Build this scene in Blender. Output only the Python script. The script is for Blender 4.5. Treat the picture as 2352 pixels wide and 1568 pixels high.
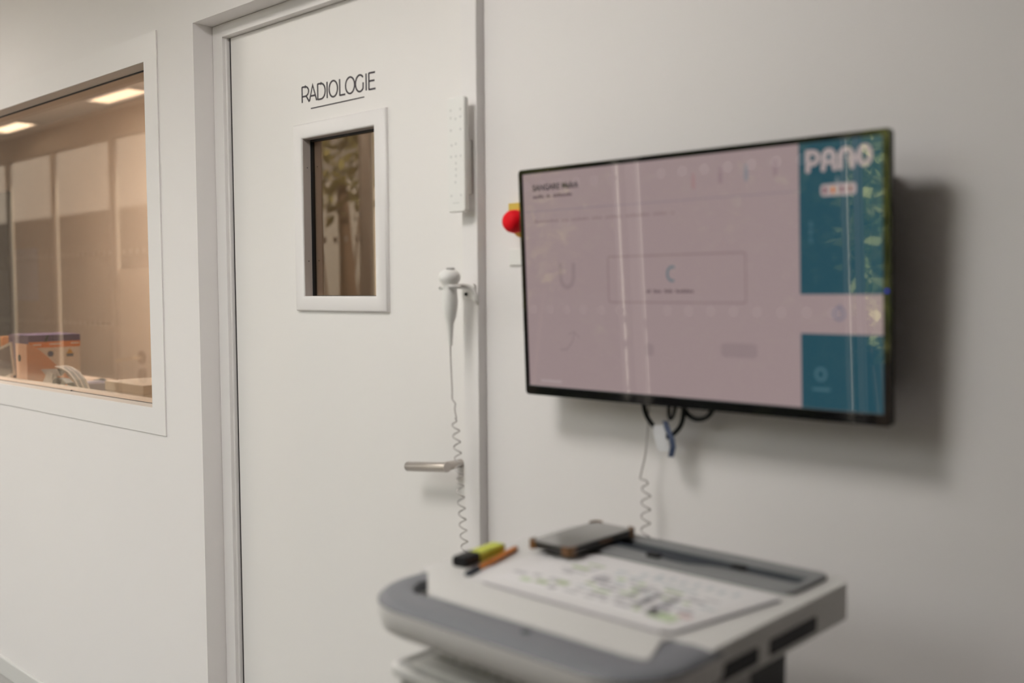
import bpy, bmesh, math, random
from mathutils import Vector, Matrix
random.seed(7)
scene = bpy.context.scene
for o in list(bpy.data.objects):
    bpy.data.objects.remove(o)
C = scene.collection
EYE = 1.45                      # camera height above the floor; z below is given relative to eye level
PI = math.pi
R = math.radians

# ------------------------------------------------------------------ camera
cam_d = bpy.data.cameras.new('camera')
cam = bpy.data.objects.new('camera', cam_d)
C.objects.link(cam)
yaw, pitch, roll = R(43.191), R(-3.071), R(-0.380)
fw = Vector((-math.sin(yaw)*math.cos(pitch), math.cos(yaw)*math.cos(pitch), math.sin(pitch)))
r0 = Vector((math.cos(yaw), math.sin(yaw), 0))
u0 = r0.cross(fw)
rt = r0*math.cos(roll) + u0*math.sin(roll)
up = -r0*math.sin(roll) + u0*math.cos(roll)
m = Matrix((rt, up, -fw)).transposed().to_4x4()
m.translation = Vector((0, 0, EYE))
cam.matrix_world = m
cam_d.lens = 35.0
cam_d.sensor_width = 36.0
cam_d.clip_start = 0.02
cam_d.dof.use_dof = True
cam_d.dof.focus_distance = 2.75
cam_d.dof.aperture_fstop = 1.8
scene.camera = cam

# ------------------------------------------------------------------ world, exposure
w = bpy.data.worlds.new('overcast_sky')
scene.world = w
w.use_nodes = True
wn = w.node_tree
bg = wn.nodes['Background']
wtc = wn.nodes.new('ShaderNodeTexCoord')
wsep = wn.nodes.new('ShaderNodeSeparateXYZ')
wramp = wn.nodes.new('ShaderNodeValToRGB')
wramp.color_ramp.elements[0].position = 0.0
wramp.color_ramp.elements[0].color = (0.80, 0.81, 0.80, 1)
wramp.color_ramp.elements[1].position = 0.9
wramp.color_ramp.elements[1].color = (0.97, 0.99, 1.0, 1)
wn.links.new(wtc.outputs['Generated'], wsep.inputs[0])
wn.links.new(wsep.outputs['Z'], wramp.inputs['Fac'])
wn.links.new(wramp.outputs[0], bg.inputs['Color'])
SKY = 3.4
bg.inputs['Strength'].default_value = SKY
scene.view_settings.view_transform = 'Standard'
scene.view_settings.look = 'None'
scene.view_settings.gamma = 1.0
scene.view_settings.exposure = 0.0
scene.view_settings.use_curve_mapping = False
scene.cycles.use_denoising = True
scene.cycles.max_bounces = 10
scene.cycles.diffuse_bounces = 6
scene.cycles.transparent_max_bounces = 24
scene.cycles.caustics_reflective = False
scene.cycles.caustics_refractive = False
scene.cycles.sample_clamp_indirect = 6.0
PANEL_L = 5.0                   # radiance of the corridor's ceiling panels

sun_d = bpy.data.lights.new('sun', 'SUN'); sun_d.energy = 20.0; sun_d.angle = R(0.6); sun_d.color = (1.0, 0.93, 0.80)
sun = bpy.data.objects.new('sun', sun_d); C.objects.link(sun)      # nearly along the glazed front: lights the planting and only a thin strip of floor
sun.rotation_euler = Vector((-1.0, 0.10, -0.80)).to_track_quat('-Z', 'Y').to_euler()

# the glazed front of the corridor is its daylight opening: a light portal there only guides sampling
pl = bpy.data.lights.new('daylight_portal', 'AREA')
pl.shape = 'RECTANGLE'; pl.size = 9.6; pl.size_y = 2.5
pl.cycles.is_portal = True
plo = bpy.data.objects.new('daylight_portal', pl); C.objects.link(plo)
plo.location = (-5.4, -0.40, 1.3)
plo.rotation_euler = (R(90), 0, 0)
plo['kind'] = 'helper'

# ------------------------------------------------------------------ helpers
def lin(c):
    return tuple(((x/255.0)/12.92 if x/255.0 <= 0.04045 else ((x/255.0+0.055)/1.055)**2.4) for x in c)

def mat(name, col, rough=0.5, metal=0.0, spec=0.5, noise=0.0, nscale=40, bump=0.0, bscale=300, emit=None, estr=0.0, coat=0.0, alpha=None):
    M = bpy.data.materials.new(name); M.use_nodes = True
    nt = M.node_tree; b = nt.nodes['Principled BSDF']
    b.inputs['Base Color'].default_value = (*col, 1)
    b.inputs['Roughness'].default_value = rough
    b.inputs['Metallic'].default_value = metal
    b.inputs['Specular IOR Level'].default_value = spec
    if coat: b.inputs['Coat Weight'].default_value = coat
    if emit:
        b.inputs['Emission Color'].default_value = (*emit, 1)
        b.inputs['Emission Strength'].default_value = estr
    if noise or bump:
        tc = nt.nodes.new('ShaderNodeTexCoord')
    if noise:
        n = nt.nodes.new('ShaderNodeTexNoise'); n.inputs['Scale'].default_value = nscale; n.inputs['Detail'].default_value = 5
        r = nt.nodes.new('ShaderNodeMapRange')
        r.inputs['To Min'].default_value = 1-noise; r.inputs['To Max'].default_value = 1+noise
        mx = nt.nodes.new('ShaderNodeVectorMath'); mx.operation = 'SCALE'
        mx.inputs[0].default_value = col
        nt.links.new(tc.outputs['Object'], n.inputs['Vector'])
        nt.links.new(n.outputs['Fac'], r.inputs['Value'])
        nt.links.new(r.outputs[0], mx.inputs['Scale'])
        nt.links.new(mx.outputs[0], b.inputs['Base Color'])
    if bump:
        n2 = nt.nodes.new('ShaderNodeTexNoise'); n2.inputs['Scale'].default_value = bscale; n2.inputs['Detail'].default_value = 3
        bp = nt.nodes.new('ShaderNodeBump'); bp.inputs['Strength'].default_value = bump; bp.inputs['Distance'].default_value = 0.002
        nt.links.new(tc.outputs['Object'], n2.inputs['Vector'])
        nt.links.new(n2.outputs['Fac'], bp.inputs['Height'])
        nt.links.new(bp.outputs[0], b.inputs['Normal'])
    return M

def glass_mat(name, tint, r0=0.04, gtint=(1, 1, 1), scale=0.95):
    """clear pane: tinted see-through plus mirror reflection by angle (Schlick), the same from both sides"""
    M = bpy.data.materials.new(name); M.use_nodes = True
    nt = M.node_tree; nt.nodes.remove(nt.nodes['Principled BSDF'])
    out = nt.nodes['Material Output']
    tr = nt.nodes.new('ShaderNodeBsdfTransparent'); tr.inputs[0].default_value = (*tint, 1)
    gl = nt.nodes.new('ShaderNodeBsdfGlossy'); gl.inputs['Roughness'].default_value = 0.0; gl.inputs[0].default_value = (*gtint, 1)
    geo = nt.nodes.new('ShaderNodeNewGeometry')
    dot = nt.nodes.new('ShaderNodeVectorMath'); dot.operation = 'DOT_PRODUCT'
    ab = nt.nodes.new('ShaderNodeMath'); ab.operation = 'ABSOLUTE'
    om = nt.nodes.new('ShaderNodeMath'); om.operation = 'SUBTRACT'; om.inputs[0].default_value = 1.0
    pw = nt.nodes.new('ShaderNodeMath'); pw.operation = 'POWER'; pw.inputs[1].default_value = 5.0
    ma = nt.nodes.new('ShaderNodeMath'); ma.operation = 'MULTIPLY_ADD'; ma.inputs[1].default_value = scale; ma.inputs[2].default_value = r0
    mx = nt.nodes.new('ShaderNodeMixShader')
    L = nt.links.new
    L(geo.outputs['Incoming'], dot.inputs[0]); L(geo.outputs['Normal'], dot.inputs[1])
    L(dot.outputs['Value'], ab.inputs[0]); L(ab.outputs[0], om.inputs[1]); L(om.outputs[0], pw.inputs[0])
    L(pw.outputs[0], ma.inputs[0]); L(ma.outputs[0], mx.inputs[0]); L(tr.outputs[0], mx.inputs[1]); L(gl.outputs[0], mx.inputs[2])
    L(mx.outputs[0], out.inputs['Surface'])
    return M

class MB:
    """collects shapes (z relative to eye level) and links them as ONE mesh object"""
    def __init__(s, xf=None):
        s.v = []; s.f = []; s.xf = xf
    def add(s, vs, fs):
        b = len(s.v); s.v += [tuple(p) for p in vs]; s.f += [tuple(i+b for i in f) for f in fs]; return s
    def box(s, x0, x1, y0, y1, z0, z1):
        return s.add([(x0,y0,z0),(x1,y0,z0),(x1,y1,z0),(x0,y1,z0),(x0,y0,z1),(x1,y0,z1),(x1,y1,z1),(x0,y1,z1)],
                     [(0,3,2,1),(4,5,6,7),(0,1,5,4),(1,2,6,5),(2,3,7,6),(3,0,4,7)])
    def prism(s, poly, a, b, ax='z'):
        n = len(poly)
        if ax == 'z': f = lambda p, h: (p[0], p[1], h)
        elif ax == 'y': f = lambda p, h: (p[0], h, p[1])
        else: f = lambda p, h: (h, p[0], p[1])
        vs = [f(p, a) for p in poly] + [f(p, b) for p in poly]
        fs = [tuple(range(n-1, -1, -1)), tuple(range(n, 2*n))] + [(i, (i+1) % n, n+(i+1) % n, n+i) for i in range(n)]
        return s.add(vs, fs)
    def ring(s, outer, inner, a, b, ax='z'):
        n = len(outer)
        if ax == 'z': f = lambda p, h: (p[0], p[1], h)
        elif ax == 'y': f = lambda p, h: (p[0], h, p[1])
        else: f = lambda p, h: (h, p[0], p[1])
        vs = [f(p, a) for p in outer]+[f(p, a) for p in inner]+[f(p, b) for p in outer]+[f(p, b) for p in inner]
        fs = []
        for i in range(n):
            j = (i+1) % n
            fs += [(i, n+i, n+j, j), (2*n+i, 2*n+j, 3*n+j, 3*n+i), (i, j, 2*n+j, 2*n+i), (n+i, 3*n+i, 3*n+j, n+j)]
        return s.add(vs, fs)
    def tube(s, path, r, seg=10, cap=True):
        P = [Vector(p) for p in path]; n = len(P)
        rr = r if isinstance(r, (list, tuple)) else [r]*n
        vs = []; T0 = (P[1]-P[0]).normalized()
        nrm = T0.orthogonal().normalized()
        for i in range(n):
            T = (P[min(i+1, n-1)]-P[max(i-1, 0)]).normalized()
            nrm = (nrm - T*nrm.dot(T)).normalized()
            B = T.cross(nrm)
            for k in range(seg):
                a = 2*PI*k/seg
                vs.append(P[i] + (nrm*math.cos(a)+B*math.sin(a))*rr[i])
        fs = [(i*seg+k, i*seg+(k+1) % seg, (i+1)*seg+(k+1) % seg, (i+1)*seg+k) for i in range(n-1) for k in range(seg)]
        if cap:
            fs += [tuple(range(seg-1, -1, -1)), tuple((n-1)*seg+k for k in range(seg))]
        return s.add(vs, fs)
    def lathe(s, prof, c=(0, 0, 0), ax='z', seg=20):
        """prof: (radius, height) along axis ax from point c"""
        vs = []
        for (r, h) in prof:
            for k in range(seg):
                a = 2*PI*k/seg; p, q = r*math.cos(a), r*math.sin(a)
                d = {'z': (p, q, h), 'y': (p, h, q), 'x': (h, p, q)}[ax]
                vs.append((c[0]+d[0], c[1]+d[1], c[2]+d[2]))
        n = len(prof)
        fs = [(i*seg+k, i*seg+(k+1) % seg, (i+1)*seg+(k+1) % seg, (i+1)*seg+k) for i in range(n-1) for k in range(seg)]
        fs += [tuple(range(seg-1, -1, -1)), tuple((n-1)*seg+k for k in range(seg))]
        return s.add(vs, fs)
    def stroke(s, pts, wid, d0, d1, closed=False, ax='y', round_ends=False):
        """flat ribbon of width wid along 2-D points (mitred), extruded from d0 to d1"""
        P = [Vector(p) for p in pts]; n = len(P); Lf = []; Rt = []
        for i in range(n):
            if closed: a, b = P[(i-1) % n], P[(i+1) % n]; d1_ = (P[i]-a).normalized(); d2_ = (b-P[i]).normalized()
            else:
                d1_ = (P[i]-P[i-1]).normalized() if i > 0 else (P[1]-P[0]).normalized()
                d2_ = (P[i+1]-P[i]).normalized() if i < n-1 else d1_
            n1 = Vector((-d1_.y, d1_.x)); n2 = Vector((-d2_.y, d2_.x)); mm = (n1+n2)
            mm = n1 if mm.length < 1e-4 else mm.normalized(); k = max(0.5, mm.dot(n1))
            Lf.append(P[i]+mm*wid/2/k); Rt.append(P[i]-mm*wid/2/k)
        rng = range(n) if closed else range(n-1)
        for i in rng:
            j = (i+1) % n
            s.prism([Lf[i], Lf[j], Rt[j], Rt[i]], d0, d1, ax)
        if round_ends and not closed:
            for e in (P[0], P[-1]):
                s.prism([(e.x+wid/2*math.cos(2*PI*k/16), e.y+wid/2*math.sin(2*PI*k/16)) for k in range(16)], d0, d1, ax)
        return s
    def build(s, name, material, parent=None, bevel=0.0, smooth=None, seg=2, kind=None, label=None):
        off = Vector((0, 0, EYE))
        par = parent
        base = Vector((0, 0, 0))
        if par is not None:
            q = par
            while q is not None: base += q.location; q = q.parent
        vs = [Vector(s.xf(p) if s.xf else p)+off-base for p in s.v]
        me = bpy.data.meshes.new(name)
        me.from_pydata([tuple(v) for v in vs], [], s.f)
        bm = bmesh.new(); bm.from_mesh(me); bmesh.ops.recalc_face_normals(bm, faces=bm.faces); bm.to_mesh(me); bm.free()
        if smooth is not None:
            for p in me.polygons: p.use_smooth = True
            me.set_sharp_from_angle(angle=R(smooth))
        me.materials.append(material)
        o = bpy.data.objects.new(name, me); C.objects.link(o)
        if par is not None: o.parent = par
        if bevel:
            b = o.modifiers.new('Bevel', 'BEVEL'); b.width = bevel; b.segments = seg; b.limit_method = 'ANGLE'; b.angle_limit = R(40)
        if kind: o['kind'] = kind
        if label: o['label'] = label
        return o

def tag(o, label, cat, group=None):
    o['label'] = label; o['category'] = cat
    if group: o['group'] = group
    return o
def thing(name, label, cat, loc, group=None):
    o = bpy.data.objects.new(name, None); C.objects.link(o)
    o.location = (loc[0], loc[1], loc[2]+EYE); o.empty_display_size = 0.05
    return tag(o, label, cat, group)
def struct(o, label=None):
    o['kind'] = 'structure'
    if label: o['label'] = label
    return o
def rrect(x0, x1, y0, y1, r, n=5):
    pts = []
    for (cx, cy, a0) in ((x1-r, y1-r, 0), (x0+r, y1-r, 90), (x0+r, y0+r, 180), (x1-r, y0+r, 270)):
        for k in range(n+1):
            a = R(a0+90*k/n); pts.append((cx+r*math.cos(a), cy+r*math.sin(a)))
    return pts
def copy_obj(o, parent, name=None):
    c = o.copy(); C.objects.link(c); c.parent = parent
    return c

# ------------------------------------------------------------------ materials
wall_m = mat('wall_paint', (0.81, 0.780, 0.776), 0.75, noise=0.012, nscale=3, bump=0.06, bscale=500)
frame_m = mat('frame_lacquer', (0.805, 0.778, 0.774), 0.42, noise=0.008, nscale=8)
door_m = mat('door_laminate', (0.81, 0.785, 0.770), 0.38, noise=0.008, nscale=4)
ceil_m = mat('ceiling_paint', (0.80, 0.79, 0.77), 0.9, noise=0.01, nscale=5)
floor_m = mat('floor_vinyl', (0.40, 0.39, 0.38), 0.5, noise=0.12, nscale=60)
base_m = mat('baseboard_paint', (0.66, 0.65, 0.635), 0.5, noise=0.01)
black_rubber = mat('black_rubber', (0.012, 0.012, 0.014), 0.5, noise=0.1)
dark_wall_m = mat('taupe_paint', (0.19, 0.175, 0.16), 0.8, noise=0.03, nscale=4)  # dark paint for unseen walls, picked to cut light bounced from the right
tan_m = mat('tan_wall_paint', (0.64, 0.535, 0.44), 0.8, noise=0.03, nscale=3)
lead_glass = glass_mat('amber_lead_glass', (0.90, 0.84, 0.775), 0.085, (1.0, 0.88, 0.77))
clear_glass = glass_mat('clear_glass', (0.97, 0.98, 0.97), 0.04)
steel_m = mat('brushed_steel', (0.50, 0.46, 0.43), 0.30, metal=1.0, noise=0.05, nscale=200)
alu_m = mat('pale_aluminium', (0.50, 0.475, 0.45), 0.45, noise=0.02)
white_plastic = mat('white_plastic', (0.80, 0.79, 0.77), 0.4, noise=0.006)
cool_white = mat('white_abs', (0.60, 0.59, 0.575), 0.42, noise=0.008)
grey_plastic = mat('grey_plastic', (0.172, 0.177, 0.198), 0.45, noise=0.02, nscale=20)
lightgrey = mat('light_grey_plastic', (0.42, 0.41, 0.40), 0.5, noise=0.02)
navy = mat('navy_plastic', (0.022, 0.030, 0.042), 0.5, noise=0.05)
black_m = mat('black_plastic', (0.005, 0.005, 0.006), 0.5, spec=.3, noise=0.05)
black_gloss = mat('black_bezel', (0.002, 0.002, 0.003), 0.06, spec=0.8, noise=0.02)
charcoal = mat('charcoal_metal', (0.016, 0.017, 0.018), 0.5, noise=0.06)
ink = mat('aubergine_vinyl', (0.020, 0.011, 0.022), 0.5, noise=0.03)

# ------------------------------------------------------------------ main wall, door opening and window opening
WL, JF, DR, TW = 1.38, 1.437, 1.458, 1.46      # wall front, jamb face, door face, wall face behind the television
FLOOR = -EYE; CEIL = 1.22
wb = MB()
wb.box(-11, -4.62, WL, 1.50, FLOOR, CEIL)                    # left of the window
wb.box(-4.62, -2.718, WL, 1.50, 0.648, CEIL)                 # above it
wb.box(-4.62, -2.718, WL, 1.50, FLOOR, -0.339)               # below it
wb.box(-2.718, -2.450, WL, 1.50, FLOOR, CEIL)                # pier beside the door
wb.box(-2.450, -1.443, WL, 1.50, 0.7075, CEIL)               # lintel
struct(wb.build('wall_left', wall_m), 'white painted wall with the viewing window, left of the door')
wr = MB().box(-1.443, 4.0, TW, 1.60, FLOOR, CEIL)
struct(wr.build('wall_right', wall_m), 'white painted wall carrying the television')
struct(MB().box(-11, 4, -0.33, 4.0, FLOOR-0.05, FLOOR).build('floor', floor_m), 'grey vinyl floor')
struct(MB().box(-11, 4, -0.33, 4.0, CEIL, CEIL+0.08).build('ceiling', ceil_m), 'white ceiling')
struct(MB().box(-11, -2.455, WL-0.012, WL, FLOOR, FLOOR+0.068).build('baseboard_left', base_m, bevel=0.003), 'pale skirting under the viewing window')
struct(MB().box(-1.443, 4, TW-0.012, TW, FLOOR, FLOOR+0.068).build('baseboard_right', base_m, bevel=0.003), 'pale skirting under the television')
struct(MB().box(-11.1, -11, -0.33, 4.0, FLOOR, CEIL).build('wall_far_left', wall_m), 'white end wall of the corridor')
struct(MB().box(4.0, 4.1, -0.33, 1.6, FLOOR, CEIL).build('wall_far_right', dark_wall_m), 'taupe end wall of the corridor')
struct(MB().box(-1.20, 4.0, -0.33, -0.27, FLOOR, CEIL).build('wall_behind', dark_wall_m), 'taupe wall beside the glazed front')  # unseen wall, run this far along the glazing to hold back light
# control room behind the window
struct(MB().box(-11, 0.0, 3.05, 3.15, FLOOR, CEIL).build('wall_control_room', tan_m), 'tan back wall of the control room')
struct(MB().box(0.0, 0.1, 1.60, 3.15, FLOOR, CEIL).build('wall_control_room_end', tan_m), 'tan end wall of the control room')

struct(MB().box(-2.82, -2.74, 1.50, 3.05, FLOOR, CEIL).build('wall_partition', mat('brown_partition', (0.46, 0.36, 0.26), 0.8, noise=.03, nscale=4)), 'brown partition added to keep control room light out of the examination room')  # added wall that blocks control room light behind the door pane
# viewing window: frame, ledges, gaskets, pane
win = struct(bpy.data.objects.new('window_1', None), 'viewing window with amber lead glass in a white frame'); C.objects.link(win)
win.location = (-3.67, WL, 0.155+EYE)
X0, X1, Z0, Z1 = -4.62, -2.7195, -0.339, 0.648
fo = 0.0755
def mitre(x0, x1, z0, z1, t, y0, y1, side):
    if side == 'top': p = [(x0-t, z1+t), (x1+t, z1+t), (x1, z1), (x0, z1)]
    if side == 'bottom': p = [(x0-t, z0-t), (x1+t, z0-t), (x1, z0), (x0, z0)]
    if side == 'left': p = [(x0-t, z0-t), (x0, z0), (x0, z1), (x0-t, z1+t)]
    if side == 'right': p = [(x1+t, z0-t), (x1, z0), (x1, z1), (x1+t, z1+t)]
    return MB().prism(p, y0, y1, 'y')
for sd in ('top', 'bottom', 'left', 'right'):
    mitre(X0, X1, Z0, Z1, fo-0.0006, WL-0.004, WL, sd).build('frame_board', frame_m, win)
b = MB()
b.box(X0, X1, WL, 1.4265, Z0-0.001, Z0+0.0006); b.box(X0, X1, WL, 1.4265, Z1-0.0006, Z1+0.001)
b.box(X0-0.001, X0+0.0006, WL, 1.4265, Z0, Z1); b.box(X1-0.0006, X1+0.001, WL, 1.4265, Z0, Z1)
ledge_m = mat('beige_ledge', (0.60, 0.55, 0.51), 0.5, noise=0.02)
b.build('reveal_lining', ledge_m, win)
g = MB()
for (ya, yb) in ((1.4265, 1.4315),):
    g.box(X0, X1, ya, yb, Z0, Z0+0.0018); g.box(X0, X1, ya, yb, Z1-0.004, Z1)
    g.box(X0, X0+0.004, ya, yb, Z0, Z1); g.box(X1-0.003, X1, ya, yb, Z0, Z1)
g.build('gasket', black_rubber, win)
b = MB()
b.box(X0, X1, 1.4315, 1.50, Z0-0.001, Z0+0.001); b.box(X0, X1, 1.4315, 1.50, Z1-0.001, Z1+0.001)
b.box(X1-0.001, X1+0.001, 1.4315, 1.50, Z0, Z1); b.box(X0-0.001, X0+0.001, 1.4315, 1.50, Z0, Z1)
b.build('inner_ledge', ledge_m, win)
MB().box(X0+0.001, X1-0.001, 1.4285, 1.4305, Z0+0.001, Z1-0.001).build('pane', lead_glass, win)
MB().lathe([(0.003, 0), (0.003, 0.004)], (-3.385, 1.4262, Z0+0.0005), 'z', 10).build('screw', black_rubber, win)

# ------------------------------------------------------------------ door: jambs, head, leaf, sign, vision panel, lever
jb = struct(bpy.data.objects.new('trim_1', None), 'white door frame of jambs and head'); C.objects.link(jb)
jb.location = (-1.95, JF, FLOOR+EYE)
jl = MB().prism([(-2.449, JF), (-2.4015, JF), (-2.4015, 1.447), (-2.399, 1.448), (-2.399, 1.50), (-2.449, 1.50)], FLOOR, 0.7065, 'z')
jl.build('left_jamb', frame_m, jb, bevel=0.0012)
MB().prism([(-1.488, JF), (-1.4435, JF), (-1.4435, 1.50), (-1.488, 1.50)], FLOOR, 0.7065, 'z').build('right_jamb', frame_m, jb, bevel=0.0015)
MB().box(-2.4015, -1.488, JF-0.0005, 1.50, 0.6722, 0.7065).build('head', frame_m, jb, bevel=0.0012)
MB().box(-2.3992, -2.3925, 1.4585, 1.50, FLOOR, 0.6712).build('shadow_gap', black_rubber, jb)  # black strip: the shadow line beside the leaf put into colour

door = struct(bpy.data.objects.new('door_1', None), 'white radiology door with small window, lettering and lever'); C.objects.link(door)
door.location = (-1.94, DR, FLOOR+EYE)
d = MB()
DX0, DX1, DZ1 = -2.3930, -1.4885, 0.6712
VX0, VX1, VZ0, VZ1 = -2.0655, -1.7862, -0.0166, 0.3697
for q in ((DX0, VX0, FLOOR+0.008, DZ1), (VX1, DX1, FLOOR+0.008, DZ1), (VX0, VX1, FLOOR+0.008, VZ0), (VX0, VX1, VZ1, DZ1)):
    d.box(q[0], q[1], DR, 1.505, q[2], q[3])
d.build('door_leaf', door_m, door)
mld = MB()
mprof = [(0.0365, DR), (0.0365, 1.4535), (0.0350, 1.4500), (0.0315, 1.4482), (0.006, 1.4478), (0.0015, 1.4488), (0.0, 1.4515), (0.0, DR+0.004)]
mv = []
for (t_, yy) in mprof: mv += [(VX0-t_, yy, VZ0-t_), (VX1+t_*1.1, yy, VZ0-t_), (VX1+t_*1.1, yy, VZ1+t_), (VX0-t_, yy, VZ1+t_)]
mld.add(mv, [(4*i+k, 4*i+(k+1) % 4, 4*i+4+(k+1) % 4, 4*i+4+k) for i in range(len(mprof)-1) for k in range(4)])
mld.build('window_moulding', frame_m, door, smooth=50)
g = MB()
g.box(VX0, VX0+0.0025, 1.474, 1.4855, VZ0, VZ1); g.box(VX0, VX1, 1.474, 1.4855, VZ1-0.0055, VZ1); g.box(VX0, VX1, 1.474, 1.4855, VZ0, VZ0+0.0015)
g.box(VX1-0.0025, VX1, 1.474, 1.4855, VZ0, VZ1)
g.build('gasket', black_rubber, door)
MB().box(VX0+0.002, VX1-0.002, 1.4795, 1.4815, VZ0, VZ1).build('pane', lead_glass, door)
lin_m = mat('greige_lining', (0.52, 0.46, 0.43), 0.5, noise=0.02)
l = MB(); l.box(VX0-0.0005, VX0+0.0008, DR-0.006, 1.474, VZ0, VZ1); l.box(VX0, VX1, DR-0.006, 1.474, VZ1-0.0008, VZ1+0.0005); l.box(VX0-0.0005, VX0+0.0008, 1.4855, 1.505, VZ0, VZ1)
l.build('reveal_lining', lin_m, door)
for (yy, zz) in ((1.464, 0.300), (1.464, 0.070), (1.494, 0.305), (1.494, 0.072)):
    MB().lathe([(0.0013, 0), (0.0013, 0.0022)], (VX0-0.0004, yy, zz), 'x', 8).build('screw', black_rubber, door)

# lettering RADIOLOGIE as cut vinyl strokes
S = 1.0055
lt0, lt1 = DR-0.0008, DR
def base_z(x): return 0.4585 + (x+2.073)*(-0.0175)
CAPH = 0.0385
def L(x0, x1, pts):
    return [(x0+(x1-x0)*u, base_z(x0+(x1-x0)*u)+CAPH*v) for u, v in pts]
def arc(cu, cv, ru, rv, a0, a1, n=18):
    return [(cu+ru*math.cos(R(a0+(a1-a0)*k/n)), cv+rv*math.sin(R(a0+(a1-a0)*k/n))) for k in range(n+1)]
def px2x(c): return c*S
W = 0.0040
letters = [
 ('letter_r', -2.0605, -2.032, [[(0, 0), (0, 1)], [(0, .98), (.45, .98)]+arc(.45, .68, .50, .30, 90, -90, 12)+[(0, .38)], [(.60, .38), (1.02, .0)]]),
 ('letter_a', -2.0305, -2.0012, [[(0, 0.02), (.47, 1), (1.0, 0)], [(.17, .33), (.83, .33)]]),
 ('letter_d', -1.9965, -1.9665, [[(0, 0), (0, 1)], [(0, .98), (.42, .98)]+arc(.42, .5, .58, .48, 90, -90, 16)+[(0, .02)]]),
 ('letter_i', -1.960, -1.958, [[(.5, 0), (.5, 1)]]),
 ('letter_o', -1.951, -1.9185, [arc(.5, .5, .5, .49, 0, 360, 32)]),
 ('letter_l', -1.910, -1.8895, [[(0, 1), (0, 0)], [(0, .02), (1, .02)]]),
 ('letter_o', -1.8875, -1.854, [arc(.5, .5, .5, .49, 0, 360, 32)]),
 ('letter_g', -1.8505, -1.8205, [arc(.53, .5, .53, .49, 42, 318, 26)+[(.94, .52)]]),
 ('letter_i', -1.8125, -1.8105, [[(.5, 0), (.5, 1)]]),
 ('letter_e', -1.8015, -1.7785, [[(0, 0), (0, 1)], [(0, .98), (.96, .98)], [(0, .51), (.86, .51)], [(0, .02), (1, .02)]]),
]
for (nm, xa, xb, strokes) in letters:
    mb = MB()
    for st in strokes:
        mb.stroke(L(xa*S, xb*S, st), W, lt0, lt1)
    mb.build(nm, ink, door)
MB().stroke([(-2.025*S, 0.4405), (-1.819*S, 0.4405)], 0.0026, lt0, lt1).build('underline', ink, door)

# lever handle
lv = MB()
ang = math.atan2(0.0135, 0.135)
lv.tube([(-1.6335, 1.405, -0.3845), (-1.6300, 1.405, -0.3842), (-1.506, 1.405, -0.3715)], [0.0085, 0.0105, 0.0105], 20)
lv.tube([(-1.5170, 1.4035, -0.3725), (-1.5185, 1.425, -0.3718), (-1.5205, 1.458, -0.3712)], [0.0105, 0.0095, 0.0090], 16)
lev = lv.build('door_handle', steel_m, door, smooth=40, label='brushed steel lever handle')

# ------------------------------------------------------------------ glazed front of the corridor with dotted panes (seen mirrored in the panes and the television)
FY = -0.27
glz = struct(bpy.data.objects.new('window_2', None), 'glazed corridor front with slim frames and two rows of dots'); C.objects.link(glz)
glz.location = (-5.4, FY, FLOOR+EYE)
mull = [-1.20, -1.353, -2.217, -3.14, -4.07, -4.95, -5.83, -6.71, -7.69, -8.57, -9.45, -10.3, -10.96]
MB().box(-11, -1.20, FY-0.06, FY, 1.04, CEIL).build('header', alu_m, glz)
MB().box(-11, -1.20, FY-0.06, FY, FLOOR, FLOOR+0.09).build('bottom_rail', alu_m, glz)
wid = {-7.69: .06, -6.71: .08, -2.217: .045, -1.353: .020}
for x in mull:
    hw = wid.get(x, .07)/2
    MB().box(x-hw, x+hw, FY-0.04, FY-.012, FLOOR+0.09, 1.04).build('mullion', alu_m, glz, bevel=0.002)
for x in (-2.303, -1.402, -3.20, -4.13):
    MB().box(x-0.004, x+0.004, FY-0.05, FY-0.02, FLOOR+0.09, 1.04).build('sash_edge', alu_m, glz)
dot_m = mat('white_dot_film', (0.50, 0.49, 0.47), 0.6, noise=0.02)
dot_me = None
for i in range(len(mull)-1):
    xa, xb = mull[i+1], mull[i]
    MB().box(xa+0.035, xb-0.03, FY-0.036, FY-0.030, FLOOR+0.09, 1.04).build('pane', clear_glass, glz)
    nd = int((xb-xa-0.12)/0.085)
    for rz in (0.265, -0.235):
        for k in range(nd):
            cx = xa+0.08+(k+0.5)*((xb-xa-0.13)/nd)
            if dot_me is None:
                o = MB().lathe([(0.02, 0), (0.02, 0.0008)], (cx, FY-0.030, rz), 'y', 20).build('dot', dot_m, glz)
                dot_me = o; dot_c = (cx, rz)
            else:
                o = copy_obj(dot_me, glz)
                o.location = (cx-dot_c[0], 0, rz-dot_c[1])
# handle and lock of the glazed door
hb = MB(); hb.lathe([(0.045, 0), (0.045, 0.012)], (-6.30, FY, -0.445), 'y', 20)
hr = hb.build('handle_rose', black_m, glz)
MB().tube([(-6.30, FY+0.012, -0.445), (-6.30, FY+0.055, -0.445), (-6.56, FY+0.06, -0.475)], 0.011, 10).build('door_handle', mat('brass_lever', (0.75, 0.62, 0.45), 0.3, metal=1.0, noise=.03), glz)
MB().lathe([(0.05, 0), (0.05, 0.012)], (-6.30, FY, -0.565), 'y', 20).build('lock_rose', black_m, glz)
MB().box(-6.62, -6.12, FY-0.055, FY-0.005, FLOOR+0.09, 0.15).build('door_stile', mat('greige_film', (0.80, 0.76, 0.70), .6, noise=.03), glz)

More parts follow.
